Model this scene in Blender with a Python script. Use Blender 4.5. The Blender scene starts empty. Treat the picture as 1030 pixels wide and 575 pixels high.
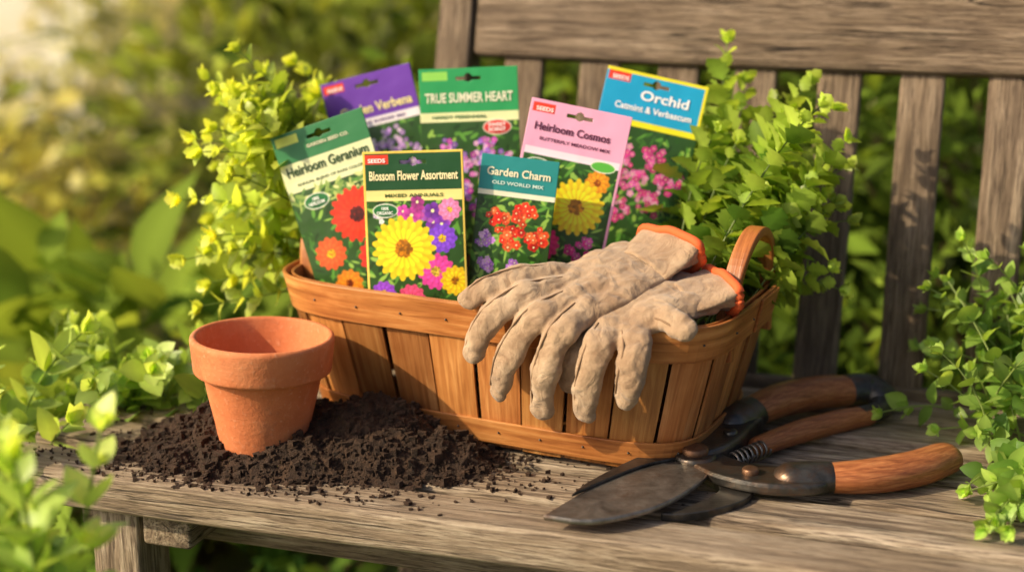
import bpy, bmesh, math, random
import numpy as np
from mathutils import Vector, Matrix, noise as mnoise
R=math.radians
rng=np.random.default_rng(7); random.seed(7)
SEAT=0.45
scn=bpy.context.scene
def link(o,parent=None):
    scn.collection.objects.link(o)
    if parent is not None: o.parent=parent
    return o
def empty(name,loc=(0,0,0),rotz=0):
    o=bpy.data.objects.new(name,None); o.empty_display_size=.05
    o.location=loc; o.rotation_euler=(0,0,rotz); return link(o)
# ---------------------------------------------------------------- materials
class NT:
    def __init__(s,name):
        s.m=bpy.data.materials.new(name); s.m.use_nodes=True; s.t=s.m.node_tree
        s.t.nodes.clear(); s.out=s.n('ShaderNodeOutputMaterial')
    def n(s,typ,**kw):
        x=s.t.nodes.new(typ)
        for k,v in kw.items(): setattr(x,k,v)
        return x
    def l(s,a,b): s.t.links.new(a,b)
    def noise(s,vec,scale,detail=4,rough=.6,dist=0):
        x=s.n('ShaderNodeTexNoise'); x.inputs['Scale'].default_value=scale; x.inputs['Detail'].default_value=detail
        x.inputs['Roughness'].default_value=rough; x.inputs['Distortion'].default_value=dist
        if vec is not None: s.l(vec,x.inputs['Vector'])
        return x.outputs['Fac']
    def ramp(s,fac,stops):
        x=s.n('ShaderNodeValToRGB'); e=x.color_ramp.elements
        while len(e)<len(stops): e.new(.5)
        for i,(p,c) in enumerate(stops):
            e[i].position=p; e[i].color=(*c,1) if len(c)==3 else c
        s.l(fac,x.inputs['Fac']); return x.outputs['Color']
    def mix(s,fac,a,b,mode='MIX'):
        x=s.n('ShaderNodeMix',data_type='RGBA',blend_type=mode)
        for sock,v in ((x.inputs[0],fac),(x.inputs[6],a),(x.inputs[7],b)):
            if hasattr(v,'links'): s.l(v,sock)
            elif isinstance(v,(int,float)): sock.default_value=v
            else: sock.default_value=(*v,1)
        return x.outputs[2]
    def mapping(s,vec,sc,loc=None):
        x=s.n('ShaderNodeMapping'); x.inputs['Scale'].default_value=sc
        if loc is not None: x.inputs['Location'].default_value=loc
        s.l(vec,x.inputs['Vector']); return x.outputs['Vector']
    def math(s,op,a,b=None):
        x=s.n('ShaderNodeMath',operation=op)
        for i,v in enumerate((a,b)):
            if v is None: continue
            if hasattr(v,'links'): s.l(v,x.inputs[i])
            else: x.inputs[i].default_value=v
        return x.outputs[0]
    def bump(s,h,strength,dist=.002,prev=None):
        x=s.n('ShaderNodeBump'); x.inputs['Strength'].default_value=strength; x.inputs['Distance'].default_value=dist
        s.l(h,x.inputs['Height'])
        if prev is not None: s.l(prev,x.inputs['Normal'])
        return x.outputs['Normal']
    def bsdf(s,col,rough=.6,normal=None,**kw):
        x=s.n('ShaderNodeBsdfPrincipled')
        if hasattr(col,'links'): s.l(col,x.inputs['Base Color'])
        else: x.inputs['Base Color'].default_value=(*col,1)
        if hasattr(rough,'links'): s.l(rough,x.inputs['Roughness'])
        else: x.inputs['Roughness'].default_value=rough
        if normal is not None: s.l(normal,x.inputs['Normal'])
        for k,v in kw.items(): x.inputs[k.replace('_',' ')].default_value=v
        return x.outputs[0]
    def done(s,sh): s.l(sh,s.out.inputs['Surface']); return s.m
def objcoord(t,rand=True):
    tc=t.n('ShaderNodeTexCoord').outputs['Object']
    if not rand: return tc
    oi=t.n('ShaderNodeObjectInfo').outputs['Random']
    v=t.n('ShaderNodeVectorMath',operation='ADD'); t.l(tc,v.inputs[0])
    c=t.n('ShaderNodeCombineXYZ'); m=t.math('MULTIPLY',oi,37.0); 
    for i in range(3): t.l(m,c.inputs[i])
    t.l(c.outputs[0],v.inputs[1]); return v.outputs[0]
def attr(t,name):
    a=t.n('ShaderNodeAttribute'); a.attribute_name=name; return a
def weathered(name,dark,mid,light,k=1.0):
    t=NT(name); oc=objcoord(t)
    g=t.noise(t.mapping(oc,(7,130,130)),1.0,8,.7,.6)
    f=t.noise(t.mapping(oc,(30,560,560)),1.0,4,.7)
    b=t.noise(oc,9,4,.6)
    c=t.ramp(g,[(.34,dark),(.46,mid),(.62,light)])
    c=t.mix(t.ramp(f,[(.38,(.95,.95,.95)),(.51,(0,0,0))]),c,dark)
    c=t.mix(t.ramp(b,[(.35,(0,0,0)),(.65,(1,1,1))]),t.mix(1.0,c,(.64,.60,.54),'MULTIPLY'),c)
    cr=t.noise(t.mapping(oc,(2.2,75,75),(3,1,2)),1.0,3,.5,1.0)
    crk=t.ramp(cr,[(.484,(0,0,0)),(.5,(1,1,1)),(.516,(0,0,0))])
    gate=t.ramp(t.noise(t.mapping(oc,(3,30,30),(9,4,7)),1.0,3,.5),[(.46,(0,0,0)),(.55,(1,1,1))])
    crk=t.math('MULTIPLY',crk,gate)
    c=t.mix(t.math('MULTIPLY',crk,.95),c,(dark[0]*.2,dark[1]*.2,dark[2]*.2))
    oi=t.n('ShaderNodeObjectInfo').outputs['Random']
    c=t.mix(t.math('MULTIPLY',oi,.28),c,(mid[0]*.7,mid[1]*.66,mid[2]*.6))
    h=t.math('ADD',t.math('MULTIPLY',g,1.0),t.math('MULTIPLY',f,.6)); h=t.math('SUBTRACT',h,t.math('MULTIPLY',crk,1.2))
    return t.done(t.bsdf(c,.68,t.bump(h,1.0*k,.0035)))
M_bench=weathered('weathered_wood',(.11,.076,.052),(.40,.305,.215),(.66,.55,.42))
M_back=weathered('weathered_back',(.085,.055,.035),(.25,.178,.118),(.43,.33,.235))
def splint_mat(name,c1,c2,c3):
    t=NT(name); gv=attr(t,'gv').outputs['Vector']; cl=attr(t,'Col').outputs['Color']
    g=t.noise(t.mapping(gv,(160,10,1)),1.0,6,.6,.6)
    f=t.noise(t.mapping(gv,(700,25,1)),1.0,3,.6)
    b=t.noise(t.mapping(gv,(14,9,1)),1.0,4,.6)
    c=t.ramp(g,[(.3,c1),(.5,c2),(.7,c3)])
    c=t.mix(t.math('MULTIPLY',f,.35),c,c1)
    c=t.mix(t.ramp(b,[(.35,(.85,.85,.85)),(.6,(0,0,0))]),c,t.mix(1.0,c,(.62,.48,.36),'MULTIPLY'))
    c=t.mix(1.0,c,cl,'MULTIPLY')
    return t.done(t.bsdf(c,.42,t.bump(t.math('ADD',g,t.math('MULTIPLY',f,.5)),.5,.001)))
M_splint=splint_mat('basket_wood',(.29,.105,.028),(.54,.232,.068),(.74,.39,.14))
def leaf_mat(name,trans=.4,rough=.45,tint=(1.25,1.2,.6)):
    t=NT(name); cl=attr(t,'Col').outputs['Color']
    tc=t.n('ShaderNodeTexCoord').outputs['Object']
    nz=t.noise(tc,160,3,.6)
    c=t.mix(t.math('MULTIPLY',nz,.35),cl,t.mix(1.0,cl,(.55,.6,.5),'MULTIPLY'))
    p=t.bsdf(c,rough,t.bump(nz,.25,.001))
    tr=t.n('ShaderNodeBsdfTranslucent'); t.l(t.mix(1.0,c,tint,'MULTIPLY'),tr.inputs['Color'])
    mx=t.n('ShaderNodeMixShader'); mx.inputs[0].default_value=trans; t.l(p,mx.inputs[1]); t.l(tr.outputs[0],mx.inputs[2])
    return t.done(mx.outputs[0])
M_leaf=leaf_mat('herb_leaf',.45,.40,(1.6,1.45,.8))
def bgleaf():
    t=NT('shrub_leaf'); cl=attr(t,'Col').outputs['Color']
    p=t.n('ShaderNodeBsdfDiffuse'); t.l(cl,p.inputs['Color'])
    tr=t.n('ShaderNodeBsdfTranslucent'); t.l(t.mix(1.0,cl,(1.4,1.2,.7),'MULTIPLY'),tr.inputs['Color'])
    mx=t.n('ShaderNodeMixShader'); mx.inputs[0].default_value=.42; t.l(p.outputs[0],mx.inputs[1]); t.l(tr.outputs[0],mx.inputs[2])
    return t.done(mx.outputs[0])
M_leafbg=bgleaf()
def simple(name,col,rough=.6,**kw):
    t=NT(name); oc=objcoord(t,False); nz=t.noise(oc,60,5,.6)
    c=t.mix(t.math('MULTIPLY',nz,.5),col,tuple(x*.6 for x in col))
    return t.done(t.bsdf(c,rough,t.bump(nz,.2,.001),**kw))
def soil_mat():
    t=NT('potting_soil'); oc=objcoord(t,False)
    a=t.noise(oc,90,8,.75); b=t.noise(oc,420,4,.7)
    c=t.ramp(a,[(.3,(.020,.009,.004)),(.55,(.058,.027,.012)),(.8,(.14,.070,.032))])
    c=t.mix(t.ramp(b,[(.6,(0,0,0)),(.75,(1,1,1))]),c,(.17,.088,.042))
    return t.done(t.bsdf(c,.8,t.bump(t.math('ADD',a,b),1.0,.004)))
M_soil=soil_mat()
def terracotta():
    t=NT('terracotta'); oc=objcoord(t,False)
    a=t.noise(oc,22,6,.6); b=t.noise(oc,260,4,.6); s=t.noise(t.mapping(oc,(8,8,160)),1,4,.5)
    c=t.ramp(a,[(.25,(.50,.135,.045)),(.5,(.64,.195,.07)),(.75,(.72,.27,.115))])
    c=t.mix(t.ramp(b,[(.58,(0,0,0)),(.74,(.4,.4,.4))]),c,(.78,.42,.25))
    w=t.noise(oc,14,8,.7,.5)
    c=t.mix(t.ramp(w,[(.54,(0,0,0)),(.72,(.42,.42,.42))]),c,(.76,.5,.34))
    dk=t.noise(oc,30,6,.7,.8)
    c=t.mix(t.ramp(dk,[(.56,(0,0,0)),(.70,(.55,.55,.55))]),c,(.36,.11,.045))
    return t.done(t.bsdf(c,.8,t.bump(t.math('ADD',t.math('MULTIPLY',s,.7),b),.4,.0014)))
M_terra=terracotta()
def suede():
    t=NT('suede_leather'); oc=objcoord(t,False)
    a=t.noise(oc,38,6,.65); b=t.noise(oc,900,3,.7); w=t.noise(oc,60,5,.55,1.4); d=t.noise(oc,20,5,.6,.4)
    c=t.ramp(a,[(.28,(.31,.20,.12)),(.5,(.46,.325,.21)),(.72,(.56,.42,.29))])
    c=t.mix(t.math('MULTIPLY',b,.35),c,(.29,.185,.11))
    c=t.mix(t.ramp(d,[(.46,(0,0,0)),(.66,(.6,.6,.6))]),c,(.26,.155,.088))
    c=t.mix(t.ramp(w,[(.35,(.5,.5,.5)),(.47,(0,0,0))]),c,(.21,.125,.07))
    n=t.bump(w,.7,.0035); n=t.bump(b,.6,.0009,n)
    return t.done(t.bsdf(c,.95,n,Sheen_Weight=.25,Sheen_Roughness=.5,Specular_IOR_Level=.2))
M_suede=suede()
M_trim=simple('red_binding',(.80,.13,.03),.8)
M_stitch=simple('stitch_thread',(.26,.16,.09),.9)
def metal(name,c1,c2,r1,r2):
    t=NT(name); oc=objcoord(t,False); a=t.noise(oc,45,8,.7,.4); b=t.noise(t.mapping(oc,(60,500,60)),1,3,.6)
    rust=t.noise(oc,22,6,.75)
    c=t.ramp(a,[(.3,c1),(.7,c2)])
    c=t.mix(t.ramp(rust,[(.5,(0,0,0)),(.68,(.8,.8,.8))]),c,(.16,.075,.035))
    rr=t.ramp(a,[(.3,(r1,)*3),(.75,(r2,)*3)])
    x=t.n('ShaderNodeBsdfPrincipled'); t.l(c,x.inputs['Base Color']); x.inputs['Metallic'].default_value=.8
    t.l(rr,x.inputs['Roughness']); t.l(t.bump(t.math('ADD',a,b),.35,.001),x.inputs['Normal'])
    return t.done(x.outputs[0])
M_steel=metal('aged_steel',(.13,.12,.11),(.42,.39,.35),.28,.48)
M_iron=metal('dark_iron',(.045,.042,.038),(.16,.15,.135),.26,.48)
def handle_wood():
    t=NT('varnished_handle_wood'); oc=attr(t,'gv').outputs['Vector']
    g=t.noise(t.mapping(oc,(6,1.5,1)),1,6,.6,.8); f=t.noise(t.mapping(oc,(40,4,1)),1,4,.6)
    c=t.ramp(g,[(.3,(.22,.062,.02)),(.5,(.46,.155,.05)),(.7,(.64,.27,.10))])
    c=t.mix(t.ramp(f,[(.4,(.5,.5,.5)),(.6,(0,0,0))]),c,(.15,.045,.016))
    return t.done(t.bsdf(c,.36,t.bump(f,.25,.001)))
M_handle=handle_wood()
def print_mat():
    t=NT('printed_card'); cl=attr(t,'Col').outputs['Color']
    oc=objcoord(t,False); nz=t.noise(oc,35,2,.5)
    return t.done(t.bsdf(cl,.36,t.bump(nz,.2,.006)))
M_print=print_mat()
def ground_mat():
    t=NT('garden_ground'); oc=objcoord(t,False)
    a=t.noise(oc,1.3,6,.6); b=t.noise(oc,30,5,.7)
    c=t.ramp(b,[(.3,(.04,.06,.012)),(.55,(.10,.15,.03)),(.75,(.20,.24,.06))])
    c=t.mix(t.ramp(a,[(.45,(0,0,0)),(.6,(1,1,1))]),c,(.16,.12,.06))
    return t.done(t.bsdf(c,.95,t.bump(b,.8,.03)))
M_ground=ground_mat()
# ---------------------------------------------------------------- mesh helpers
class MB:
    def __init__(s): s.V=[];s.F=[];s.C=[];s.G=[];s.M=[];s.n=0
    def add(s,V,F,col=(1,1,1),gv=None,mi=0):
        V=np.asarray(V,float).reshape(-1,3); F=np.asarray(F,int).reshape(-1,4)
        c=np.asarray(col,float)
        if c.ndim==1: c=np.tile(c,(len(V),1))
        g=np.zeros((len(V),3)) if gv is None else np.asarray(gv,float)
        s.V.append(V); s.F.append(F+s.n); s.C.append(c); s.G.append(g); s.M.append(np.full(len(F),mi)); s.n+=len(V)
    def build(s,name,mats,parent=None,smooth=True,loc=None,mw=None):
        V=np.concatenate(s.V);F=np.concatenate(s.F);C=np.concatenate(s.C);G=np.concatenate(s.G);M=np.concatenate(s.M)
        me=bpy.data.meshes.new(name)
        me.vertices.add(len(V)); me.vertices.foreach_set('co',V.astype(np.float32).ravel())
        me.loops.add(len(F)*4); me.polygons.add(len(F))
        me.loops.foreach_set('vertex_index',F.astype(np.int32).ravel())
        me.polygons.foreach_set('loop_start',(np.arange(len(F))*4).astype(np.int32))
        me.polygons.foreach_set('loop_total',np.full(len(F),4,dtype=np.int32))
        me.polygons.foreach_set('material_index',M.astype(np.int32))
        me.polygons.foreach_set('use_smooth',np.full(len(F),smooth))
        me.update(calc_edges=True)
        a=me.color_attributes.new('Col','FLOAT_COLOR','POINT')
        a.data.foreach_set('color',np.concatenate([C,np.ones((len(C),1))],1).astype(np.float32).ravel())
        a=me.attributes.new('gv','FLOAT_VECTOR','POINT'); a.data.foreach_set('vector',G.astype(np.float32).ravel())
        for m in mats: me.materials.append(m)
        me.validate()
        o=bpy.data.objects.new(name,me); link(o,parent)
        if loc is not None: o.location=loc
        if mw is not None: o.matrix_world=mw
        return o
def nrm(a): 
    a=np.asarray(a,float); return a/np.maximum(np.linalg.norm(a,axis=-1,keepdims=True),1e-9)
def spline(P,n):
    P=np.asarray(P,float); k=len(P)
    if k==2: 
        t=np.linspace(0,1,n)[:,None]; return P[0]*(1-t)+P[1]*t
    Q=np.vstack([2*P[0]-P[1],P,2*P[-1]-P[-2]]); out=[]
    for x in np.linspace(0,k-1,n):
        i=min(int(x),k-2); t=x-i; a,b,c,d=Q[i],Q[i+1],Q[i+2],Q[i+3]
        out.append(.5*((2*b)+(-a+c)*t+(2*a-5*b+4*c-d)*t*t+(-a+3*b-3*c+d)*t**3))
    return np.array(out)
def tube(mb,pts,rad,seg=8,flat=1.0,up=(0,0,1),col=(1,1,1),mi=0,cap=True):
    P=np.asarray(pts,float); n=len(P); r=np.interp(np.linspace(0,1,n),np.linspace(0,1,len(rad)),rad) if hasattr(rad,'__len__') else np.full(n,rad)
    T=nrm(np.gradient(P,axis=0)); U=np.asarray(up,float)
    A=nrm(np.cross(T,U+1e-4)); B=nrm(np.cross(A,T))
    if cap:
        h=[(.95,.35),(.6,.8),(.02,1.0)]
        Pn=[P[0]-T[0]*r[0]*b for a,b in h[::-1]]+list(P)+[P[-1]+T[-1]*r[-1]*b for a,b in h]
        rn=[r[0]*a for a,b in h[::-1]]+list(r)+[r[-1]*a for a,b in h]
        A=np.vstack([A[:1]]*3+[A]+[A[-1:]]*3); B=np.vstack([B[:1]]*3+[B]+[B[-1:]]*3); P=np.array(Pn); r=np.array(rn); n+=6
    th=np.linspace(0,2*np.pi,seg,endpoint=False)
    V=P[:,None]+A[:,None]*(np.cos(th)[None,:,None]*r[:,None,None])+B[:,None]*(np.sin(th)[None,:,None]*r[:,None,None]*flat)
    i=np.arange(n-1)[:,None]; j=np.arange(seg)[None]
    F=np.stack([i*seg+j,i*seg+(j+1)%seg,(i+1)*seg+(j+1)%seg,(i+1)*seg+j],-1).reshape(-1,4)
    L=np.concatenate([[0],np.cumsum(np.linalg.norm(np.diff(P,axis=0),axis=1))])
    g=np.stack([np.tile(np.abs(np.sin(th/2))[None]*2,(n,1)),np.tile(L[:,None]*30,(1,seg)),np.zeros((n,seg))],-1).reshape(-1,3)
    mb.add(V.reshape(-1,3),F,col,g,mi)
def leaf_batch(mb,P,T,N,L,W,C,rows=6,curl=.25,fold=.25,prof='herb',mi=0):
    P=np.asarray(P,float);T=nrm(T);N=np.asarray(N,float); N=nrm(N-(N*T).sum(-1,keepdims=True)*T); B=np.cross(N,T)
    n=len(P);L=np.asarray(L)[:,None];W=np.asarray(W)[:,None]
    u=np.linspace(0,1,rows)
    if prof=='herb':   w=np.sin(np.pi*np.clip(u,0,1)**.75)**.75
    elif prof=='lobed': w=np.sin(np.pi*u**.85)**.6*np.array([1,.78,1.1,.78,1.15,.78,1.05,.9,1])[np.linspace(0,8,rows).astype(int)]
    elif prof=='lance': w=np.sin(np.pi*u**.7)
    else: w=1-u**2
    w=np.maximum(w,.04); w[0]=.08
    cu=np.asarray(curl); cu=np.full((n,1),cu) if cu.ndim==0 else cu[:,None]
    V=np.empty((n,rows,3,3)); Cc=np.empty((n,rows,3,3))
    for k in range(rows):
        c=P+T*L*(u[k]*(1-.25*abs(1)*u[k]*np.abs(cu)))-N*L*cu*u[k]**2
        ww=W*w[k]*.5
        V[:,k,0]=c-B*ww+N*ww*fold; V[:,k,1]=c; V[:,k,2]=c+B*ww+N*ww*fold
        Cc[:,k,0]=C*(.92+.12*u[k]); Cc[:,k,1]=C*1.22; Cc[:,k,2]=C*(.92+.12*u[k])
    base=(np.arange(n)*rows*3)[:,None,None]; k=np.arange(rows-1)[None,:,None]; j=np.arange(2)[None,None]
    a=base+k*3+j
    F=np.stack([a,a+1,a+4,a+3],-1).reshape(-1,4)
    mb.add(V.reshape(-1,3),F,np.clip(Cc,0,.9).reshape(-1,3),None,mi)
def perp(d):
    a=np.cross(d,[0,0,1.0]) if abs(d[2])<.95 else np.cross(d,[1.0,0,0]); a=a/np.linalg.norm(a); return a,np.cross(d,a)
def herb(name,stems,leaf=.02,ratio=.7,c1=(.10,.22,.02),c2=(.3,.42,.05),step=.012,prof='lobed',rows=9,mat=None,parent=None,top=5,stemc=(.22,.32,.07),srad=.0011,start=.15,fold=.25,extra=.5):
    mb=MB(); P=[];T=[];N=[];L=[];C=[]
    c1=np.array(c1);c2=np.array(c2)
    for b,t in stems:
        b=np.array(b,float);t=np.array(t,float); ln=np.linalg.norm(t-b)
        ctl=(b+t)/2+np.array([0,0,ln*.16])+rng.normal(0,ln*.06,3)-(t-b)*[.12,.12,0]
        n=max(5,int(ln/step)); s=np.linspace(0,1,n)[:,None]
        pts=(1-s)**2*b+2*s*(1-s)*ctl+s*s*t
        tube(mb,pts,[srad,srad*.55],5,col=stemc,cap=False)
        D=nrm(np.gradient(pts,axis=0)); ph=rng.uniform(0,6.28); sb=rng.uniform(.7,1.25)
        for i in range(n):
            u=i/(n-1)
            if u<start: continue
            a,bb=perp(D[i]); an=ph+i*math.pi/2+rng.normal(0,.25)
            sz=leaf*(.55+.6*math.sin(math.pi*min(1,u*.9+.05)))*rng.uniform(.75,1.2)
            if u>.85: sz*=.75
            for sgn in (1,-1):
                side=(a*math.cos(an)+bb*math.sin(an))*sgn
                el=.35+1.1*u**2
                d=side+D[i]*el+rng.normal(0,.15,3)
                P.append(pts[i]+side*srad);T.append(d);N.append(D[i]-side*.2+[0,0,.25]+rng.normal(0,.15,3));L.append(sz)
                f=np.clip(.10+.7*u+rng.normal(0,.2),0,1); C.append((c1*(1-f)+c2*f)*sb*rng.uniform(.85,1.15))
                if rng.random()<extra:
                    P.append(pts[i]+side*srad);T.append(side*.7+D[i]*(el+.5)+rng.normal(0,.25,3));N.append(D[i]+rng.normal(0,.3,3));L.append(sz*.5)
                    C.append((c1*(1-f)+c2*f)*sb*1.1)
        for q in range(top):
            an=rng.uniform(0,6.28); side=a*math.cos(an)+bb*math.sin(an)
            P.append(pts[-1]);T.append(D[-1]*1.2+side*rng.uniform(.2,.8));N.append(-side+D[-1]*.3);L.append(leaf*rng.uniform(.4,.7));C.append(c2*1.1*sb)
    L=np.array(L)
    leaf_batch(mb,P,T,N,L,L*ratio*rng.uniform(.85,1.15,len(L)),np.array(C),rows,rng.uniform(-.05,.40,len(L)),fold,prof)
    return mb.build(name,[mat or M_leaf],parent)
def shrub(name,c,rad,n,leaf,c1,c2,clumps=30,rows=3,ratio=.5,spread=.22,prof='lance',mat=None,stems=True):
    mb=MB(); c=np.array(c,float);rad=np.array(rad,float)
    d=nrm(rng.normal(0,1,(clumps,3))); rr=rng.uniform(.35,1,(clumps,1))**.5
    cc=c+d*rad*rr; cc[:,2]=np.maximum(cc[:,2],.03)
    bright=np.clip(rng.normal(.42,.34,clumps)+.25*d[:,2]-.15*d[:,0],0,1)  # clumps lighter on top and sunward side: light put into the colour
    k=rng.integers(0,clumps,n)
    off=rng.normal(0,1,(n,3))*rad*spread
    P=cc[k]+off; out=nrm((P-c)/rad)
    T=out+rng.normal(0,.55,(n,3))+[0,0,.1]; N=rng.normal(0,.5,(n,3))+[-.4,-.25,.9]
    L=leaf*rng.uniform(.6,1.3,n)
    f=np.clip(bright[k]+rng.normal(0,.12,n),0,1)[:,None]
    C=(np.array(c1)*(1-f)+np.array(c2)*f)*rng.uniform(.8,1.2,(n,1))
    leaf_batch(mb,P,T,N,L,L*ratio,C,rows,rng.uniform(0,.5,n),.2,prof)
    if stems:
        for q in range(clumps):
            b=np.array([c[0]+rng.normal(0,.05),c[1]+rng.normal(0,.05),0.0]); mid=(b+cc[q])/2+rng.normal(0,.04,3)
            tube(mb,spline([b,mid,cc[q]],6),[.008,.003],4,col=(.12,.09,.05),cap=False)
    return mb.build(name,[mat or M_leafbg])
# ---------------------------------------------------------------- world, sun, camera
w=bpy.data.worlds.new('World'); scn.world=w; w.use_nodes=True; nt=w.node_tree
sd=Vector((-.79,-.25,.53)).normalized()
sky=nt.nodes.new('ShaderNodeTexSky'); sky.sky_type='NISHITA'; sky.sun_disc=False
sky.sun_elevation=math.asin(sd.z); sky.sun_rotation=math.atan2(sd.x,sd.y); sky.dust_density=5.0; sky.air_density=.7; sky.ozone_density=.4
bg=nt.nodes['Background']; bg.inputs['Strength'].default_value=.14; nt.links.new(sky.outputs[0],bg.inputs[0])
sl=bpy.data.lights.new('sun','SUN'); sl.energy=5.0; sl.angle=R(.7); sl.color=(1,.82,.54)
so=link(bpy.data.objects.new('sun',sl)); so.rotation_euler=sd.to_track_quat('Z','Y').to_euler(); so.location=(-3,0,3)
cam=bpy.data.cameras.new('Camera'); co=link(bpy.data.objects.new('Camera',cam)); co.location=(0,0,SEAT+.48)
co.rotation_euler=(R(75),0,0); cam.lens=55.4; cam.sensor_width=36; cam.clip_end=500; cam.clip_start=.02
cam.dof.use_dof=True; cam.dof.focus_distance=1.26; cam.dof.aperture_fstop=2.6
scn.camera=co
scn.view_settings.view_transform='Standard'; scn.view_settings.look='None'; scn.view_settings.exposure=0
# ---------------------------------------------------------------- ground
mb=MB(); n=80; xs=np.sign(np.linspace(-1,1,n))*np.abs(np.linspace(-1,1,n))**2.5*120
X,Y=np.meshgrid(xs,xs+4); Z=.04*np.sin(X*1.1)*np.sin(Y*.9)*(np.abs(X)<20)-.02
i=np.arange(n-1)[:,None];j=np.arange(n-1)[None]
mb.add(np.stack([X,Y,Z],-1).reshape(-1,3),np.stack([i*n+j,i*n+j+1,(i+1)*n+j+1,(i+1)*n+j],-1).reshape(-1,4))
mb.build('ground',[M_ground])
# ---------------------------------------------------------------- pale wall added to make the upper-left glow
def glow_wall_paint():
    t=NT('glow_wall_paint'); oc=objcoord(t,False); a=t.noise(oc,3,6,.6); b=t.noise(oc,40,5,.6)
    c=t.ramp(a,[(.3,(.78,.68,.44)),(.6,(.86,.80,.58))])
    return t.done(t.bsdf(c,.9,t.bump(b,.5,.01)))
M_glow_wall=glow_wall_paint()
wall=empty('glow_wall',(-3.0,6.70,0),R(-40))
mb=MB()
def boxq(mb,x0,x1,y0,y1,z0,z1):
    V=[(x0,y0,z0),(x1,y0,z0),(x1,y1,z0),(x0,y1,z0),(x0,y0,z1),(x1,y0,z1),(x1,y1,z1),(x0,y1,z1)]
    mb.add(V,[(0,3,2,1),(4,5,6,7),(0,1,5,4),(1,2,6,5),(2,3,7,6),(3,0,4,7)])
boxq(mb,-1.6,2.4,-.1,.1,-.05,1.6); o=mb.build('glow_wall_body',[M_glow_wall],wall,smooth=False)
mb=MB(); boxq(mb,-1.65,2.45,-.14,.14,1.602,1.68); mb.build('glow_wall_coping',[M_glow_wall],wall,smooth=False)
# haze volume added to spread the glow at upper left
mt=bpy.data.materials.new('glow_haze'); mt.use_nodes=True; tt=mt.node_tree; tt.nodes.clear()
vo=tt.nodes.new('ShaderNodeOutputMaterial'); vs=tt.nodes.new('ShaderNodeVolumeScatter'); vs.inputs['Color'].default_value=(1,.92,.66,1); vs.inputs['Density'].default_value=.11; vs.inputs['Anisotropy'].default_value=0.0
tt.links.new(vs.outputs[0],vo.inputs['Volume'])
mb=MB(); boxq(mb,-5.5,-.25,2.7,7.6,.03,2.4); mb.build('glow_haze',[mt],smooth=False)
# ---------------------------------------------------------------- bench
bench=empty('garden_bench',(-.361,1.202,SEAT),R(-18))
def plank(name,L,W,T,loc,rot=(0,0,0),mat=None,parent=bench,bev=.004,warp=.0012):
    mb=MB(); nx=max(2,int(L/.04)); 
    u=np.linspace(-L/2,L/2,nx+1); ph=rng.uniform(0,9)
    ring=[(-W/2,-T/2),(-W/6,-T/2),(W/6,-T/2),(W/2,-T/2),(W/2,T/2),(W/6,T/2),(-W/6,T/2),(-W/2,T/2)]
    V=[]
    for x in u:
        dz=warp*math.sin(x*7+ph); dy=warp*.8*math.sin(x*11+ph*2)
        for (a,b) in ring: V.append((x,a+dy,b+dz))
    V=np.array(V); F=[]
    for k in range(nx):
        for q in range(8): F.append((k*8+q,(k+1)*8+q,(k+1)*8+(q+1)%8,k*8+(q+1)%8))
    for b0,fl in ((0,1),(nx*8,0)):
        for q in [(0,1,6,7),(1,2,5,6),(2,3,4,5)]:
            q=[b0+t for t in q]; F.append(q if fl else q[::-1])
    mb.add(V,F); o=mb.build(name,[mat or M_bench],parent,smooth=False)
    o.location=loc; o.rotation_euler=rot
    m=o.modifiers.new('b','BEVEL'); m.width=bev; m.segments=3; m.limit_method='ANGLE'; m.angle_limit=R(40)
    for p in o.data.polygons: p.use_smooth=True
    m.harden_normals=False
    return o
x0,x1=-.085,1.30; LL=x1-x0; xc=(x0+x1)/2
for k in range(6):
    th=.032 if k==0 else .022
    plank('seat_slat_%d'%k,LL+rng.uniform(-.01,.01),.0535,th,(xc,.028+k*.0685,-th/2+rng.uniform(-.0012,.0012)),(rng.normal(0,.015),0,0),bev=.006 if k==0 else .005)
plank('front_apron',LL-.1,.045,.02,(xc,.075,-.053),(R(90),0,0),bev=.003)
plank('back_apron',LL-.1,.05,.022,(xc,.35,-.053),(R(90),0,0))
for k,(lx) in enumerate((.025,1.2)):
    plank('front_leg_%d'%k,.42,.05,.045,(lx,.045,-.235),(0,R(90),0))
    plank('seat_bearer_%d'%k,.36,.045,.03,(lx+.05,.2,-.05),(0,0,R(90)))
tb=R(14)
def backplank(name,L,W,T,s,along0,mat=M_back,y0=.418,off=0):
    c=along0+L/2; y=y0+c*math.sin(tb)-off*math.cos(tb); z=c*math.cos(tb)+off*math.sin(tb)
    o=plank(name,L,W,T,(s,y,z),(0,0,0),mat)
    ux=Vector((0,math.sin(tb),math.cos(tb))); uy=Vector((1,0,0)); uz=ux.cross(uy)
    o.rotation_euler=Matrix((ux,uy,uz)).transposed().to_euler(); return o
for k in range(13):
    backplank('back_slat_%d'%k,.335,.041,.014,.236+k*.078,-.03)
backplank('back_post_0',.86,.036,.042,.163,-.47); backplank('back_post_1',.86,.05,.042,1.25,-.47)
def rail(name,W,along,T,off=0):
    c=along; y=.418+c*math.sin(tb)-off*math.cos(tb); z=c*math.cos(tb)+off*math.sin(tb)
    o=plank(name,1.045,W,T,(.183+.5225,y,z),(0,0,0),M_back,bev=.006)
    ux=Vector((1,0,0)); uy=Vector((0,math.sin(tb),math.cos(tb))); uz=ux.cross(uy)
    o.rotation_euler=Matrix((ux,uy,uz)).transposed().to_euler(); return o
rail('top_rail',.095,.345,.034); rail('lower_rail',.05,-.02,.03)
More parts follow.
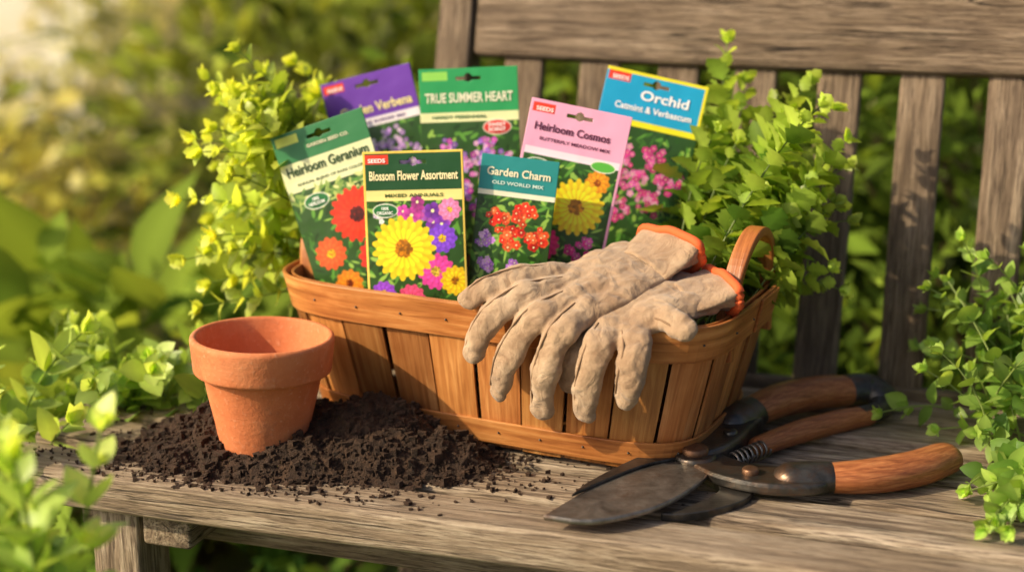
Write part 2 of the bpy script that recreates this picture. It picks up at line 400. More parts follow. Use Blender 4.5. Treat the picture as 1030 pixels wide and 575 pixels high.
# ---------------------------------------------------------------- basket
BL=(.014,1.335,SEAT); BR=R(-26)
basket=empty('wooden_basket',BL,BR)
MBK=Matrix.Translation(BL)@Matrix.Rotation(BR,4,'Z')
HB=.132
def sup(a,b,n=5.5,m=720):
    th=np.linspace(0,2*np.pi,m,endpoint=False)-np.pi/2
    c,s=np.cos(th),np.sin(th)
    return np.stack([a*np.sign(c)*np.abs(c)**(2/n),b*np.sign(s)*np.abs(s)**(2/n)],-1)
top=sup(.204,.109); bot=sup(.170,.088)
seglen=np.linalg.norm(np.roll(top,-1,0)-top,axis=1); S=np.concatenate([[0],np.cumsum(seglen)]); PER=S[-1]
def ringpt(s,z,off):
    s=np.mod(s,PER); k=np.interp(s,S,np.arange(721)); k0=np.floor(k).astype(int)%720; k1=(k0+1)%720; f=(k-np.floor(k))[...,None]
    t=top[k0]*(1-f)+top[k1]*f; b=bot[k0]*(1-f)+bot[k1]*f
    h=z/HB; hh=(h**.9)[...,None]
    p=b*(1-hh)+t*hh
    ta=nrm(top[k1]-top[k0]); nn=np.stack([ta[...,1],-ta[...,0]],-1)
    p=p+nn*np.asarray(off)[...,None] if np.ndim(off) else p+nn*off
    return np.concatenate([p,z[...,None]],-1)
def band(mb,s0,s1,z0,z1,off,thk,col,ns,nz=4,bow=0.0,endbev=.001):
    s=np.linspace(s0,s1,ns+1); z=np.linspace(z0,z1,nz+1); SS,ZZ=np.meshgrid(s,z,indexing='ij')
    bo=bow*np.sin(np.pi*(SS-s0)/(s1-s0))
    O=ringpt(SS,ZZ,off+bo+.0); I=ringpt(SS,ZZ,off-thk+bo)
    n0,n1=O.shape[:2]; V=np.concatenate([O.reshape(-1,3),I.reshape(-1,3)]); m=n0*n1
    r=rng.uniform(0,50); g=np.stack([SS+r,ZZ+r*.3,np.zeros_like(SS)],-1).reshape(-1,3); g=np.concatenate([g,g])
    F=[];idx=lambda i,j,k:k*m+i*n1+j
    for i in range(n0-1):
        for j in range(n1-1):
            F.append((idx(i,j,0),idx(i+1,j,0),idx(i+1,j+1,0),idx(i,j+1,0))); F.append((idx(i,j,1),idx(i,j+1,1),idx(i+1,j+1,1),idx(i+1,j,1)))
        F.append((idx(i,0,0),idx(i,0,1),idx(i+1,0,1),idx(i+1,0,0))); F.append((idx(i,n1-1,0),idx(i+1,n1-1,0),idx(i+1,n1-1,1),idx(i,n1-1,1)))
    for j in range(n1-1):
        F.append((idx(0,j,0),idx(0,j+1,0),idx(0,j+1,1),idx(0,j,1))); F.append((idx(n0-1,j,0),idx(n0-1,j,1),idx(n0-1,j+1,1),idx(n0-1,j+1,0)))
    return V,F,g
NS=26
mb=MB()
for k in range(NS):
    s0=k*PER/NS+.0014; s1=(k+1)*PER/NS-.0014+rng.uniform(-.0008,.0008)
    v=rng.uniform(.66,1.15); c=(v*rng.uniform(.97,1.04),v*rng.uniform(.93,1.0),v*rng.uniform(.85,1.0))
    V,F,g=band(mb,s0,s1,.006,HB-.002,(.0010 if k%2 else -.0010),.0022,c,5,8,bow=.0011)
    mb.add(V,F,c,g)
o=mb.build('splints',[M_splint],basket,smooth=False)
def hband(name,z0,z1,off,thk,col,seam):
    mb=MB(); V,F,g=band(mb,seam,seam+PER-.0005,z0,z1,off,thk,col,160,3); g=g[:,[1,0,2]]
    mb.add(V,F,col,g)
    V,F,g=band(mb,seam-.035,seam+.012,z0+.0012,z1-.0012,off+thk*.85,thk*.8,col,12,3); g=g[:,[1,0,2]]; mb.add(V,F,tuple(x*.9 for x in col),g)
    o=mb.build(name,[M_splint],basket,smooth=False); m=o.modifiers.new('b','BEVEL'); m.width=.0008; m.segments=2; m.limit_method='ANGLE'
    return o
hband('rim_band',.103,.134,.0046,.0034,(1.12,1.05,1.0),.33)
hband('inner_rim_band',.106,.133,-.003,.0025,(.9,.85,.8),.9)
hband('base_band',.010,.031,.0044,.003,(1.0,.95,.9),.75)
mb=MB()
gx=np.linspace(-.158,.158,9)
for k in range(8):
    a,b=gx[k]+.001,gx[k+1]-.001
    V=[(a,-.080,.002),(b,-.080,.002),(b,.080,.002),(a,.080,.002),(a,-.080,.008),(b,-.080,.008),(b,.080,.008),(a,.080,.008)]
    mb.add(V,[(0,3,2,1),(4,5,6,7),(0,1,5,4),(1,2,6,5),(2,3,7,6),(3,0,4,7)],(.8,.75,.7),[(v[0],v[1],0) for v in V])
mb.build('basket_floor',[M_splint],basket,smooth=False)
mb=MB()
for k in range(NS):
    s=(k+.5)*PER/NS
    for z,ofs in ((.118,.0048),(.021,.0046)):
        p=ringpt(np.array([s]),np.array([z]),ofs)[0]; p2=ringpt(np.array([s]),np.array([z]),ofs+.0004)[0]
        tube(mb,[p,p2],[.0011,.0009],8)
mb.build('tacks',[M_iron],basket)
for nm,sg,yo in (('handle_right',1,.016),('handle_left',-1,.0)):
    mb=MB(); th=np.linspace(-.35,math.pi+.35,40)
    P=np.stack([sg*(.193+.006*np.sin(th).clip(0)),yo+.052*np.cos(th),.122+.066*np.sin(th)],-1)
    P[:,1]=np.where(np.sin(th)<0,yo+.052*np.sign(np.cos(th)),P[:,1]); P[:,2]=np.where(np.sin(th)<0,.122+.09*np.sin(th),P[:,2])
    T=nrm(np.gradient(P,axis=0)); A=np.tile([1.0*sg,0,0],(40,1)); B=nrm(np.cross(T,A)); w2,t2=.0075,.0038
    V=np.stack([P+A*w2+B*t2,P-A*w2+B*t2,P-A*w2-B*t2,P+A*w2-B*t2],1).reshape(-1,3)
    F=[(i*4+q,(i+1)*4+q,(i+1)*4+(q+1)%4,i*4+(q+1)%4) for i in range(39) for q in range(4)]
    L=np.repeat(np.arange(40)*.005,4); g=np.stack([V[:,0]*1.0,L,0*L],-1)
    mb.add(V,F,(.95,.80,.70),g); o=mb.build(nm,[M_splint],basket,smooth=False)
    m=o.modifiers.new('b','BEVEL'); m.width=.0018; m.segments=3; m.limit_method='ANGLE'; m.angle_limit=R(40)
mb=MB(); m=60
rg=np.linspace(.02,.965,14); tp=sup(.192,.101,5.5,m); V=[]
for r in rg:
    for q in range(m):
        x,y=tp[q]*r; V.append((x,y,.103+.010*mnoise.fractal(Vector((x*22,y*22,3)),1,2,5)))
F=[(i*m+q,i*m+(q+1)%m,(i+1)*m+(q+1)%m,(i+1)*m+q) for i in range(len(rg)-1) for q in range(m)]
mb.add(V,F); mb.build('potting_mix',[M_soil],basket)
# ---------------------------------------------------------------- terracotta pot
def lathe(mb,prof,seg=72,col=(1,1,1),mi=0):
    pr=np.array(prof); th=np.linspace(0,2*np.pi,seg,endpoint=False)
    V=np.stack([pr[:,0,None]*np.cos(th),pr[:,0,None]*np.sin(th),np.tile(pr[:,1,None],(1,seg))],-1).reshape(-1,3)
    n=len(pr); F=[(i*seg+q,i*seg+(q+1)%seg,(i+1)*seg+(q+1)%seg,(i+1)*seg+q) for i in range(n-1) for q in range(seg)]
    mb.add(V,F,col,None,mi)
mb=MB()
lathe(mb,[(.0005,.003),(.028,.002),(.0325,.0),(.0345,.0012),(.0355,.004),(.040,.028),(.0455,.052),(.0490,.0695),(.0505,.0715),(.0550,.0715),(.0566,.0725),(.0572,.0745),(.0592,.0955),(.0596,.0985),(.0592,.1010),(.0578,.1023),(.0560,.1026),(.0545,.1018),(.0538,.100),(.0520,.086),(.0505,.074),(.047,.066),(.038,.03),(.034,.016),(.006,.015),(.0005,.015)])
pot=mb.build('terracotta_pot',[M_terra]); pot.location=(-.209,1.246,SEAT+.002); pot.rotation_euler=(R(-1),R(1.5),0)
# ---------------------------------------------------------------- soil pile
def hsoil(x,y):
    g=lambda cx,cy,sx,sy,h:h*math.exp(-((x-cx)/sx)**2-((y-cy)/sy)**2)
    h=g(-.225,1.285,.060,.050,.036)+g(-.120,1.262,.062,.050,.043)+g(-.185,1.213,.085,.028,.015)+g(-.07,1.225,.055,.035,.016)+g(-.285,1.258,.038,.034,.015)
    h-=.0055
    n=mnoise.fractal(Vector((x*38,y*38,1.7)),1,2,6)
    n2=mnoise.fractal(Vector((x*120,y*120,5.7)),1,2,4)
    return h+n*.008*min(1,max(0,h+.006)/.012)+n2*.0034
mb=MB(); nx,ny=230,150; xs=np.linspace(-.36,.04,nx); ys=np.linspace(1.13,1.40,ny)
V=[]
for y in ys:
    for x in xs:
        V.append((x,y,hsoil(x,y)))
V=np.array(V); ok=V[:,2]>-.0015
F=[]
for j in range(ny-1):
    for i in range(nx-1):
        q=(j*nx+i,j*nx+i+1,(j+1)*nx+i+1,(j+1)*nx+i)
        if ok[list(q)].any(): F.append(q)
V[:,2]+=SEAT+.0015; V[:,2]=np.maximum(V[:,2],SEAT-.002); mb.add(V,F)
cube=np.array([(a,b,c) for a in(-1,1) for b in(-1,1) for c in(-1,1)],float)
cf=np.array([(0,1,3,2),(4,6,7,5),(0,4,5,1),(2,3,7,6),(0,2,6,4),(1,5,7,3)])
def crumb(mb,x,y,z,s,mi=0):
    v=cube*s*rng.uniform(.35,1.0,(8,1))*rng.uniform(.6,1.2,(1,3)); a=rng.uniform(0,6.3); ca,sa=math.cos(a),math.sin(a)
    v=np.stack([v[:,0]*ca-v[:,1]*sa,v[:,0]*sa+v[:,1]*ca,v[:,2]],-1); mb.add(v+[x,y,z],cf,(1,1,1),None,mi)
for k in range(9500):
    x=rng.uniform(-.35,.03);y=rng.uniform(1.13,1.38); h=hsoil(x,y)
    if h>-.001: crumb(mb,x,y,SEAT+.0015+h+.0006,min(.0055,abs(rng.standard_exponential()*.0010)+.0006))
for k in range(1700):
    a=rng.uniform(0,6.3); r=abs(rng.normal(0,.5))+.75
    x=-.155+.17*r*math.cos(a);y=1.24+.08*r*math.sin(a)
    lx=(x+.361)*.951-(y-1.202)*.309; ly=(x+.361)*.309+(y-1.202)*.951
    if hsoil(x,y)<0 and -.08<lx and .004<ly<.40 and (ly%.0685)<.053: crumb(mb,x,y,SEAT+.0008,abs(rng.normal(.0010,.0008))+.0004)
mb.build('soil_pile',[M_soil],smooth=False)
# ---------------------------------------------------------------- gloves
def glove(name,fingers,palm,cuff,trim=True):
    mb=MB()
    for pts,r in fingers:
        P=spline(pts,26); rr=np.interp(np.linspace(0,1,26),np.linspace(0,1,len(r)),r)
        rr=rr*(1+.035*np.sin(np.linspace(0,20,26)+rng.uniform(0,6)))
        tube(mb,P,rr,14,flat=.66,up=(0,-.75,.65))
    for pts,r in palm: tube(mb,spline(pts,10),r,12,flat=.46,up=(0,-.45,.9))
    c,ax,maj,mj,mn=[np.array(v,float) if hasattr(v,'__len__') else v for v in cuff]
    ax=nrm(ax);maj=nrm(maj-ax*np.dot(maj,ax));mi_=np.cross(ax,maj)
    body=mb.build(name,[M_suede,M_trim,M_stitch],None,mw=MBK)
    m=body.modifiers.new('r','REMESH'); m.mode='VOXEL'; m.voxel_size=.0013; m.use_smooth_shade=True
    m=body.modifiers.new('s','SMOOTH'); m.factor=.6; m.iterations=4
    for nm,sz,st,ty in (('w1',.030,.0038,'CLOUDS'),('w2',.013,.0036,'CLOUDS'),('w3',.005,.0009,'CLOUDS')):
        tx=bpy.data.textures.new(name+nm,ty); tx.noise_scale=sz; tx.noise_depth=1
        m=body.modifiers.new(nm,'DISPLACE'); m.texture=tx; m.strength=st; m.mid_level=.5; m.texture_coords='LOCAL'
    mb=MB(); up=nrm(np.array([0,-.75,.65]))
    for pts,r in fingers:
        P=spline(pts,30)[2:-1]; T=nrm(np.gradient(P,axis=0)); A=nrm(np.cross(T,up)); B=nrm(np.cross(A,T)); rr=np.interp(np.linspace(0,1,len(P)),np.linspace(0,1,len(r)),r)[:,None]
        tube(mb,P+B*rr*.54+A*rr*.52,.0008,6)
    mb.build('seams',[M_stitch],body)
    mb=MB(); seg=48; rows=12; V=[]; th=np.linspace(0,2*np.pi,seg,endpoint=False)
    for k in range(rows):
        u=k/(rows-1); p=c-ax*.040*(1-u); a=mj*(.88+.14*u**2); b=mn*(.8+.35*u**2)
        wob=1+.10*np.sin(th*3+u*4)+.05*np.sin(th*7+u*6)
        V.append(p+maj*(a*np.cos(th)*wob)[:,None]+mi_*(b*np.sin(th)*wob)[:,None])
    V=np.array(V)
    F=[(k*seg+q,k*seg+(q+1)%seg,(k+1)*seg+(q+1)%seg,(k+1)*seg+q) for k in range(rows-1) for q in range(seg)]
    mb.add(V.reshape(-1,3),F); o=mb.build('cuff',[M_suede],body); m=o.modifiers.new('s','SOLIDIFY'); m.thickness=.002
    rim=V[-1]; rim=np.vstack([rim,rim[:2]]); mb=MB(); tube(mb,rim,.0038,10,cap=False); mb.build('cuff_binding',[M_trim],body)
    return body
glove('gardening_glove',
 [([(.070,-.064,.153),(.042,-.092,.156),(.018,-.112,.150),(.006,-.121,.141)],[.0125,.0128,.0122,.0098]),
  ([(.078,-.080,.149),(.050,-.113,.147),(.027,-.131,.128),(.015,-.133,.102)],[.0130,.0130,.0125,.0100]),
  ([(.088,-.098,.145),(.066,-.127,.133),(.047,-.136,.102),(.036,-.130,.072)],[.0135,.0135,.0128,.0102]),
  ([(.102,-.106,.141),(.091,-.133,.126),(.080,-.138,.093),(.074,-.129,.062)],[.0135,.0135,.0128,.0105])],
 [([(.096,-.006,.163),(.084,-.04,.159),(.068,-.066,.153)],[.018,.020,.0155]),
  ([(.108,-.018,.163),(.091,-.055,.157),(.074,-.086,.148)],[.020,.023,.0165]),
  ([(.120,-.032,.161),(.103,-.070,.153),(.084,-.104,.142)],[.020,.023,.0165]),
  ([(.132,-.044,.158),(.117,-.080,.149),(.098,-.110,.138)],[.018,.020,.0155])],
 ((.134,-.002,.172),(.50,.80,.30),(.7,-.7,-.06),.041,.014))
glove('gardening_glove',
 [([(.124,-.112,.130),(.123,-.132,.119),(.117,-.138,.094),(.112,-.131,.066)],[.0135,.0135,.0128,.0105]),
  ([(.143,-.110,.130),(.153,-.132,.120),(.152,-.138,.103),(.146,-.132,.083)],[.0135,.0135,.0128,.0108]),
  ([(.108,-.10,.126),(.100,-.120,.112),(.096,-.122,.096),(.092,-.118,.082)],[.013,.013,.012,.010]),
  ([(.150,-.088,.138),(.170,-.104,.141),(.187,-.112,.136)],[.0115,.0112,.0095])],
 [([(.168,-.040,.146),(.145,-.07,.144),(.122,-.106,.132)],[.018,.020,.0165]),
  ([(.180,-.056,.144),(.160,-.085,.142),(.142,-.110,.132)],[.018,.020,.0165]),
  ([(.158,-.030,.148),(.135,-.06,.144),(.112,-.098,.130)],[.018,.020,.0165])],
 ((.188,-.030,.149),(.72,.65,.10),(.5,-.8,-.05),.035,.012))
# ---------------------------------------------------------------- seed packets
def lin(c): c=np.asarray(c,float); return np.where(c<=.04045,c/12.92,((c+.055)/1.055)**2.4)
def hx(s): return np.array([int(s[i:i+2],16)/255 for i in (0,2,4)])
class Art:
    def __init__(s,w,h,res=1.9):
        s.w,s.h=w,h; s.nx=int(w*res)+1; s.ny=int(h*res)+1
        s.X,s.Y=np.meshgrid(np.linspace(0,w,s.nx),np.linspace(0,h,s.ny)); s.A=np.zeros((s.ny,s.nx,3)); s.A[:]=hx('2c4f1e')
    def put(s,m,c,sh=None):
        m=np.clip(m,0,1)[...,None]; c=np.asarray(c,float)
        if sh is not None: c=np.clip(c*sh[...,None],0,1)
        s.A=s.A*(1-m)+c*m
    def rect(s,x0,y0,x1,y1,c): s.put((s.X>=x0)&(s.X<=x1)&(s.Y>=y0)&(s.Y<=y1),c)
    def ell(s,cx,cy,a,b,c,rot=0,soft=.35):
        dx,dy=s.X-cx,s.Y-cy; ca,sa=math.cos(rot),math.sin(rot); u=(dx*ca+dy*sa)/a; v=(-dx*sa+dy*ca)/b
        d=np.sqrt(u*u+v*v); s.put(np.clip((1-d)*min(a,b)/soft+.5,0,1),c)
    def foliage(s,y0,y1,n=300,pal=('2a5218','3f7226','5c9636','8fb84e','203c12')):
        for k in range(n):
            c=hx(random.choice(pal)); s.ell(random.uniform(0,s.w),random.uniform(y0,y1),random.uniform(2,6),random.uniform(.8,2),c,random.uniform(0,3.14),.6)
    def flower(s,cx,cy,r,n,c,cc,dbl=True,core=.24):
        c=np.asarray(c)
        for k,(rr,ph,br) in enumerate(((1,0,.86),(.86,.5,.97),(.62,.25,1.06)) if dbl else ((1,0,1.0),)):
            dx,dy=s.X-cx,s.Y-cy; d=np.sqrt(dx*dx+dy*dy)/(r*rr); th=np.arctan2(dy,dx)+ph*2*math.pi/n
            pet=np.abs(np.cos(th*n/2)); edge=.70+.30*pet**.6
            s.put(np.clip((edge-d)*r/.5+.5,0,1),c,(.78+.26*pet**.5)*(.80+.24*np.clip(d,0,1))*br)
        for q in range(int(r*3) if dbl else 0):
            a=random.uniform(0,6.3);z=r*core*math.sqrt(random.random()); s.ell(cx+z*math.cos(a),cy+z*math.sin(a),r*.06,r*.06,np.asarray(cc)*random.uniform(.6,1.1))
        if not dbl: s.ell(cx,cy,r*core,r*core,cc)
    def cluster(s,cx,cy,r,cols,n=26,pr=1.6):
        for k in range(n):
            a=random.uniform(0,6.3);q=r*math.sqrt(random.random()); s.flower(cx+q*math.cos(a),cy+q*math.sin(a),pr*random.uniform(.8,1.3),5,hx(random.choice(cols))*random.uniform(.8,1.12),hx('f5e9b0'),False,.2)
M_ink={}
def ink(c):
    if c not in M_ink:
        t=NT('ink_'+c); M_ink[c]=t.done(t.bsdf(tuple(lin(hx(c))),.45))
    return M_ink[c]
def packet(art,loc,roll,yaw,lean,texts,hole=True):
    A=art; w,h=A.w/1000,A.h/1000
    o_=MB(); X=A.X/1000-w/2; Y=A.Y/1000-h/2
    hd=h*.27; bl=.0022*np.clip(np.sin(np.pi*(X/w+.5)),0,1)**.7*np.clip(np.sin(np.pi*np.clip((Y+h/2)/(h-hd),0,1)),0,1)**.7
    V=np.stack([X,Y,bl],-1).reshape(-1,3); i=np.arange(A.ny-1)[:,None]; j=np.arange(A.nx-1)[None]; nx=A.nx
    F=np.stack([i*nx+j,i*nx+j+1,(i+1)*nx+j+1,(i+1)*nx+j],-1).reshape(-1,4)
    if hole:
        cx=V[F].mean(1); hy=h/2-.0095; d=((np.abs(cx[:,0])<.0115)&(np.abs(cx[:,1]-hy)<.0016))|((np.hypot(cx[:,0],cx[:,1]-hy-.0008)<.0038))
        F=F[~d]
    o_.add(V,F,np.clip(lin(A.A.reshape(-1,3))*1.1,0,.88))
    o=o_.build('seed_packet',[M_print]); m=o.modifiers.new('s','SOLIDIFY'); m.thickness=.0012; m.offset=-1
    o.matrix_world=Matrix.Translation((loc[0],loc[1],loc[2]+SEAT))@Matrix.Rotation(R(yaw),4,'Z')@Matrix.Rotation(R(90-lean),4,'X')@Matrix.Rotation(R(roll),4,'Z')
    for k,(body,cx,cy,tw,th,c) in enumerate(texts):
        cu=bpy.data.curves.new('label_text','FONT'); cu.body=body; cu.size=.01; cu.align_x='CENTER'; cu.align_y='CENTER'; cu.offset=.00022; cu.resolution_u=3
        t=link(bpy.data.objects.new('label_text',cu),o); cu.materials.append(ink(c)); bpy.context.view_layer.update()
        dm=t.dimensions; t.scale=(tw/1000/max(dm.x,1e-5),th/1000/max(dm.y,1e-5),1)
        zz=.0006+(.0024 if cy<A.h*.7 else .0); t.location=(cx/1000-w/2,cy/1000-h/2,zz)
    return o
G='ffffff'
def badge(a,cx,cy,rx=10,ry=5.6,c='1f6b35'):
    a.ell(cx,cy,rx,ry,hx('f4efe0')); a.ell(cx,cy,rx-.8,ry-.8,hx(c)); 
def header(a,frac,c,c2=None,logo=True,lw=20):
    y=a.h*(1-frac); a.rect(0,y,a.w,a.h,hx(c))
    if logo: a.rect(2,a.h-11,2+lw,a.h-3,hx('e0402c'))
a=Art(88,165); a.foliage(0,130); header(a,.30,'34784a',logo=False); a.rect(0,112,88,138,hx('d6dcae')); a.rect(3,a.h-11,24,a.h-3,hx('c9d65a'))
a.foliage(95,112,120,('7d9a4a','a9bb66','57803a','c8cf8a'))
a.flower(22,52,15,12,hx('f2602c'),hx('f0c020')); a.flower(62,38,17,13,hx('f03a2a'),hx('f0b020')); a.flower(30,22,13,11,hx('f08a20'),hx('7a2a08')); a.flower(56,78,25,18,hx('f03a1c'),hx('5a1408'))
badge(a,24,100,12,7)
packet(a,(-.1475,1.352,.184),20,-12,10,[('Heirloom Geranium',44,130,78,9,'2a4a22'),('ANNUAL BLEND OF RARE COLORS',44,118,66,2.6,'4a5a3a'),('GARDEN SEED CO.',50,a.h-17,40,3,'e9e3c6'),('100%\nHEIRLOOM',24,100,15,7,G)])
a=Art(86,140); a.foliage(0,112); header(a,.24,'1f4d2a'); a.rect(0,98,86,107,hx('ecd98a'))
a.cluster(62,86,9,('b45ad0','8a3cc0','7030a0'),8,6); a.cluster(40,92,8,('d85ac0','c040a0'),5,6)
a.flower(66,66,13,10,hx('8448e0'),hx('f5c020')); a.flower(60,38,16,13,hx('f048a8'),hx('f0c840')); a.flower(73,90,10,9,hx('f08ac0'),hx('f5d040'))
a.flower(76,30,13,12,hx('f7c81a'),hx('b06a08')); a.flower(14,20,11,10,hx('9a4ad8'),hx('f0c020')); a.flower(38,16,12,10,hx('e85080'),hx('f5d050')); a.cluster(12,82,6,('ffffff','f0e0ff'),7,3)
a.flower(33,58,28,19,hx('ffdc24'),hx('c47a08'),True,.24)
badge(a,18,90,11,6)
for r_ in ((0,0,86,2),(0,138,86,140),(0,0,2,140),(84,0,86,140)): a.rect(*r_,hx('e4c65a'))
packet(a,(-.0815,1.297,.178),3,-8,8,[('Blossom Flower Assortment',43,119,76,8,'fff4c0'),('MIXED ANNUALS',43,102.5,50,3,'3a5a22'),('SEEDS',12,a.h-8,15,3.5,G),('100%\nORGANIC',18,90,14,6.5,G),('Wildflowers',66,8,32,5,G)])
a=Art(88,165); a.foliage(0,130); header(a,.26,'6a3aa8'); a.rect(0,116,88,124,hx('f0e0f4'))
for q in ((30,96),(58,100),(70,78),(44,78),(20,70),(60,55),(30,45)): a.cluster(q[0],q[1],14,('d0a8f0','b888e4','e8ccf8','a46cd4'),26,2.4)
packet(a,(-.119,1.452,.212),15,-10,10,[('Garden Verbena',48,133,70,9,'f4e4a0'),('FRAGRANT BORDER MIX',44,120,60,2.8,'5a3a80'),('SEEDS',13,a.h-8,15,3.5,G)])
a=Art(90,170); a.foliage(0,135); header(a,.25,'2f9a5a',logo=False); a.rect(0,122,90,130,hx('e4efb0')); a.rect(3,a.h-11,26,a.h-3,hx('8fd05a'))
for q in ((26,96),(60,98),(74,84),(46,84),(18,74),(62,66),(34,60),(52,40),(20,36)): a.cluster(q[0],q[1],11,('cc3cbc','e070d4','9a60d8','c8a0f4','f0b0e8'),24,2.4)
badge(a,70,116,13,7,'d03a30')
packet(a,(-.037,1.412,.218),3,-6,9,[('TRUE SUMMER HEART',45,143,80,9,'f4f4d8'),('HARDY PERENNIAL',36,126,50,3,'2a6a3a'),('SWEET\nSCENT',70,116,16,7.5,G)])
a=Art(92,170); a.foliage(0,135); header(a,.27,'1f9fd0'); a.rect(0,122,92,127,hx('f4e020')); a.rect(0,a.h-3,92,a.h,hx('f2dc30')); a.rect(89,126,92,170,hx('f2dc30'))
for q in ((30,92),(58,96),(76,80),(46,74),(22,70),(64,58),(34,48)): a.cluster(q[0],q[1],12,('f040a0','f868b8','dc2c88','f8a0d0'),26,2.6)
packet(a,(.113,1.398,.214),-12,-4,10,[('Orchid',56,150,44,9,G),('Catmint & Verbascum',48,138,70,6,G),('SEEDS',13,a.h-8,15,3.5,G)])
a=Art(88,165); a.foliage(0,130); header(a,.25,'f0a6c8'); a.rect(0,118,88,124,hx('f8d8e8'))
a.cluster(20,100,12,('e02818','f04020','c81a10'),24,3.4); a.flower(22,72,14,12,hx('f07a20'),hx('7a2a08')); a.flower(70,104,11,10,hx('f09a20'),hx('a04a08')); a.flower(56,80,25,19,hx('ffdc24'),hx('d08a10'),True,.24)
a.flower(34,44,15,13,hx('f03a80'),hx('f5c020')); a.cluster(68,44,12,('e83090','f060b0'),20,3); badge(a,16,110,11,5.5); badge(a,72,118,11,5,'58b040')
for r_ in ((0,0,2.2,165),(85.8,0,88,165)): a.rect(*r_,hx('f0a6c8'))
packet(a,(.044,1.334,.198),-10.5,-6,9,[('Heirloom Cosmos',40,142,66,7,'5a2040'),('BUTTERFLY MEADOW MIX',44,132,62,3,'5a2040'),('SEEDS',13,a.h-8,15,3.5,G),('100%\nHEIRLOOM',16,110,14,5.5,G)])
a=Art(66,128); a.foliage(0,100); header(a,.24,'2a8a8c',logo=False); a.rect(0,94,66,98,hx('f0ead0'))
for q in ((20,74),(42,80),(54,62),(34,60)): a.cluster(q[0],q[1],9,('f83c20','f05024','dc2414','f87038'),20,3.2)
for q in ((10,56),(14,36),(36,34),(52,30)): a.cluster(q[0],q[1],7,('c080e0','e0b0f0','a060d0'),14,2.4)
packet(a,(0.0,1.300,.178),-6,-6,8,[('Garden Charm',33,114,54,7,'f4f0d0'),('OLD WORLD MIX',33,105,44,3,'d8f0e8')],hole=False)
# ---------------------------------------------------------------- pruning shears
OX,OY,OZ=.145,1.228,.02
sh=empty('pruning_shears',(.143,1.197,SEAT+.0105)); sh.scale=(1.03,1.03,1.03)
def outline(name,pts,z0,z1,mat,bev=.0015):
    bm=bmesh.new(); P=spline(np.array([(a,b,0) for a,b in list(pts)+[pts[0]]]),len(pts)*5)[:-1]
    vs=[bm.verts.new((p[0]-OX,p[1]-OY,z0)) for p in P]
    f=bm.faces.new(vs); r=bmesh.ops.extrude_face_region(bm,geom=[f]); 
    for v in [g for g in r['geom'] if isinstance(g,bmesh.types.BMVert)]: v.co.z=z1
    bmesh.ops.recalc_face_normals(bm,faces=bm.faces)
    me=bpy.data.meshes.new(name); bm.to_mesh(me); bm.free(); me.materials.append(mat)
    o=link(bpy.data.objects.new(name,me),sh); m=o.modifiers.new('b','BEVEL'); m.width=bev; m.segments=3; m.limit_method='ANGLE'; m.angle_limit=R(50)
    return o
outline('blade',[(.028,1.116),(.062,1.107),(.104,1.126),(.136,1.160),(.160,1.203),(.166,1.232),(.150,1.252),(.132,1.247),(.100,1.217),(.062,1.165)],.000,.0045,M_steel,.0018)
outline('blade_spine',[(.050,1.148),(.080,1.181),(.110,1.209),(.140,1.225),(.158,1.238),(.146,1.252),(.128,1.247),(.098,1.217),(.064,1.174)],.0045,.0070,M_iron,.0015)
outline('hook_blade',[(.152,1.165),(.130,1.146),(.115,1.139),(.130,1.137),(.160,1.148),(.185,1.170),(.190,1.200),(.170,1.238),(.148,1.225),(.165,1.190)],-.010,-.0035,M_iron,.002)
outline('lower_tang',[(.140,1.222),(.160,1.190),(.190,1.170),(.222,1.165),(.246,1.174),(.248,1.198),(.222,1.206),(.198,1.208),(.180,1.222),(.160,1.245)],-.0025,.007,M_iron,.003)
outline('upper_tang',[(.135,1.235),(.150,1.218),(.172,1.230),(.190,1.254),(.206,1.286),(.216,1.310),(.198,1.332),(.183,1.320),(.164,1.290),(.146,1.262)],-.009,.013,M_iron,.004)
def cyl(name,c,r,z0,z1,mat):
    mb=MB(); lathe(mb,[(.0003,z0),(r,z0),(r,z1-.0012),(r*.85,z1),(r*.3,z1+.0003),(.0003,z1+.0003)],32); o=mb.build(name,[mat],sh); o.location=(c[0]-OX,c[1]-OY,0); return o
cyl('pivot_washer',(.150,1.226),.0165,.002,.0095,M_iron); 
M_bolt=metal('rusty_bolt',(.14,.07,.04),(.30,.17,.10),.4,.6)
cyl('pivot_bolt',(.150,1.226),.0105,.006,.0150,M_bolt); cyl('tang_bolt',(.188,1.190),.0065,.003,.0115,M_bolt); cyl('tang_bolt_2',(.182,1.262),.006,.006,.0155,M_iron)
def hnd(name,pts,rad,mat,flat=.8,n=26):
    mb=MB(); P=np.array(pts)-[OX,OY,OZ-.0095]; tube(mb,spline(P,n),np.array(rad)*1.22,20,flat=flat); return mb.build(name,[mat],sh)
hnd('lower_handle',[(.236,1.186,.015),(.278,1.190,.015),(.318,1.208,.014),(.346,1.230,.0135)],[.0105,.0125,.0135,.0138,.0135,.0128],M_handle)
hnd('lower_ferrule',[(.219,1.186,.015),(.244,1.187,.015)],[.0122,.0130,.0125],M_iron)
hnd('upper_handle',[(.200,1.312,.020),(.236,1.346,.022),(.274,1.372,.020),(.306,1.384,.018)],[.0115,.0135,.0145,.0148,.0145,.0135],M_handle)
hnd('upper_ferrule',[(.187,1.296,.020),(.209,1.322,.020)],[.0125,.0138,.0132],M_iron)
hnd('end_cap',[(.304,1.384,.018),(.321,1.386,.017),(.330,1.378,.014)],[.0148,.0152,.013],M_iron)
hnd('inner_bar',[(.207,1.268,.010),(.247,1.302,.010),(.286,1.328,.010),(.309,1.340,.010)],[.008,.0095,.0095,.0085],M_handle)
hnd('catch_link',[(.304,1.338,.010),(.324,1.352,.011),(.328,1.374,.012)],[.0090,.0080,.0085],M_iron)
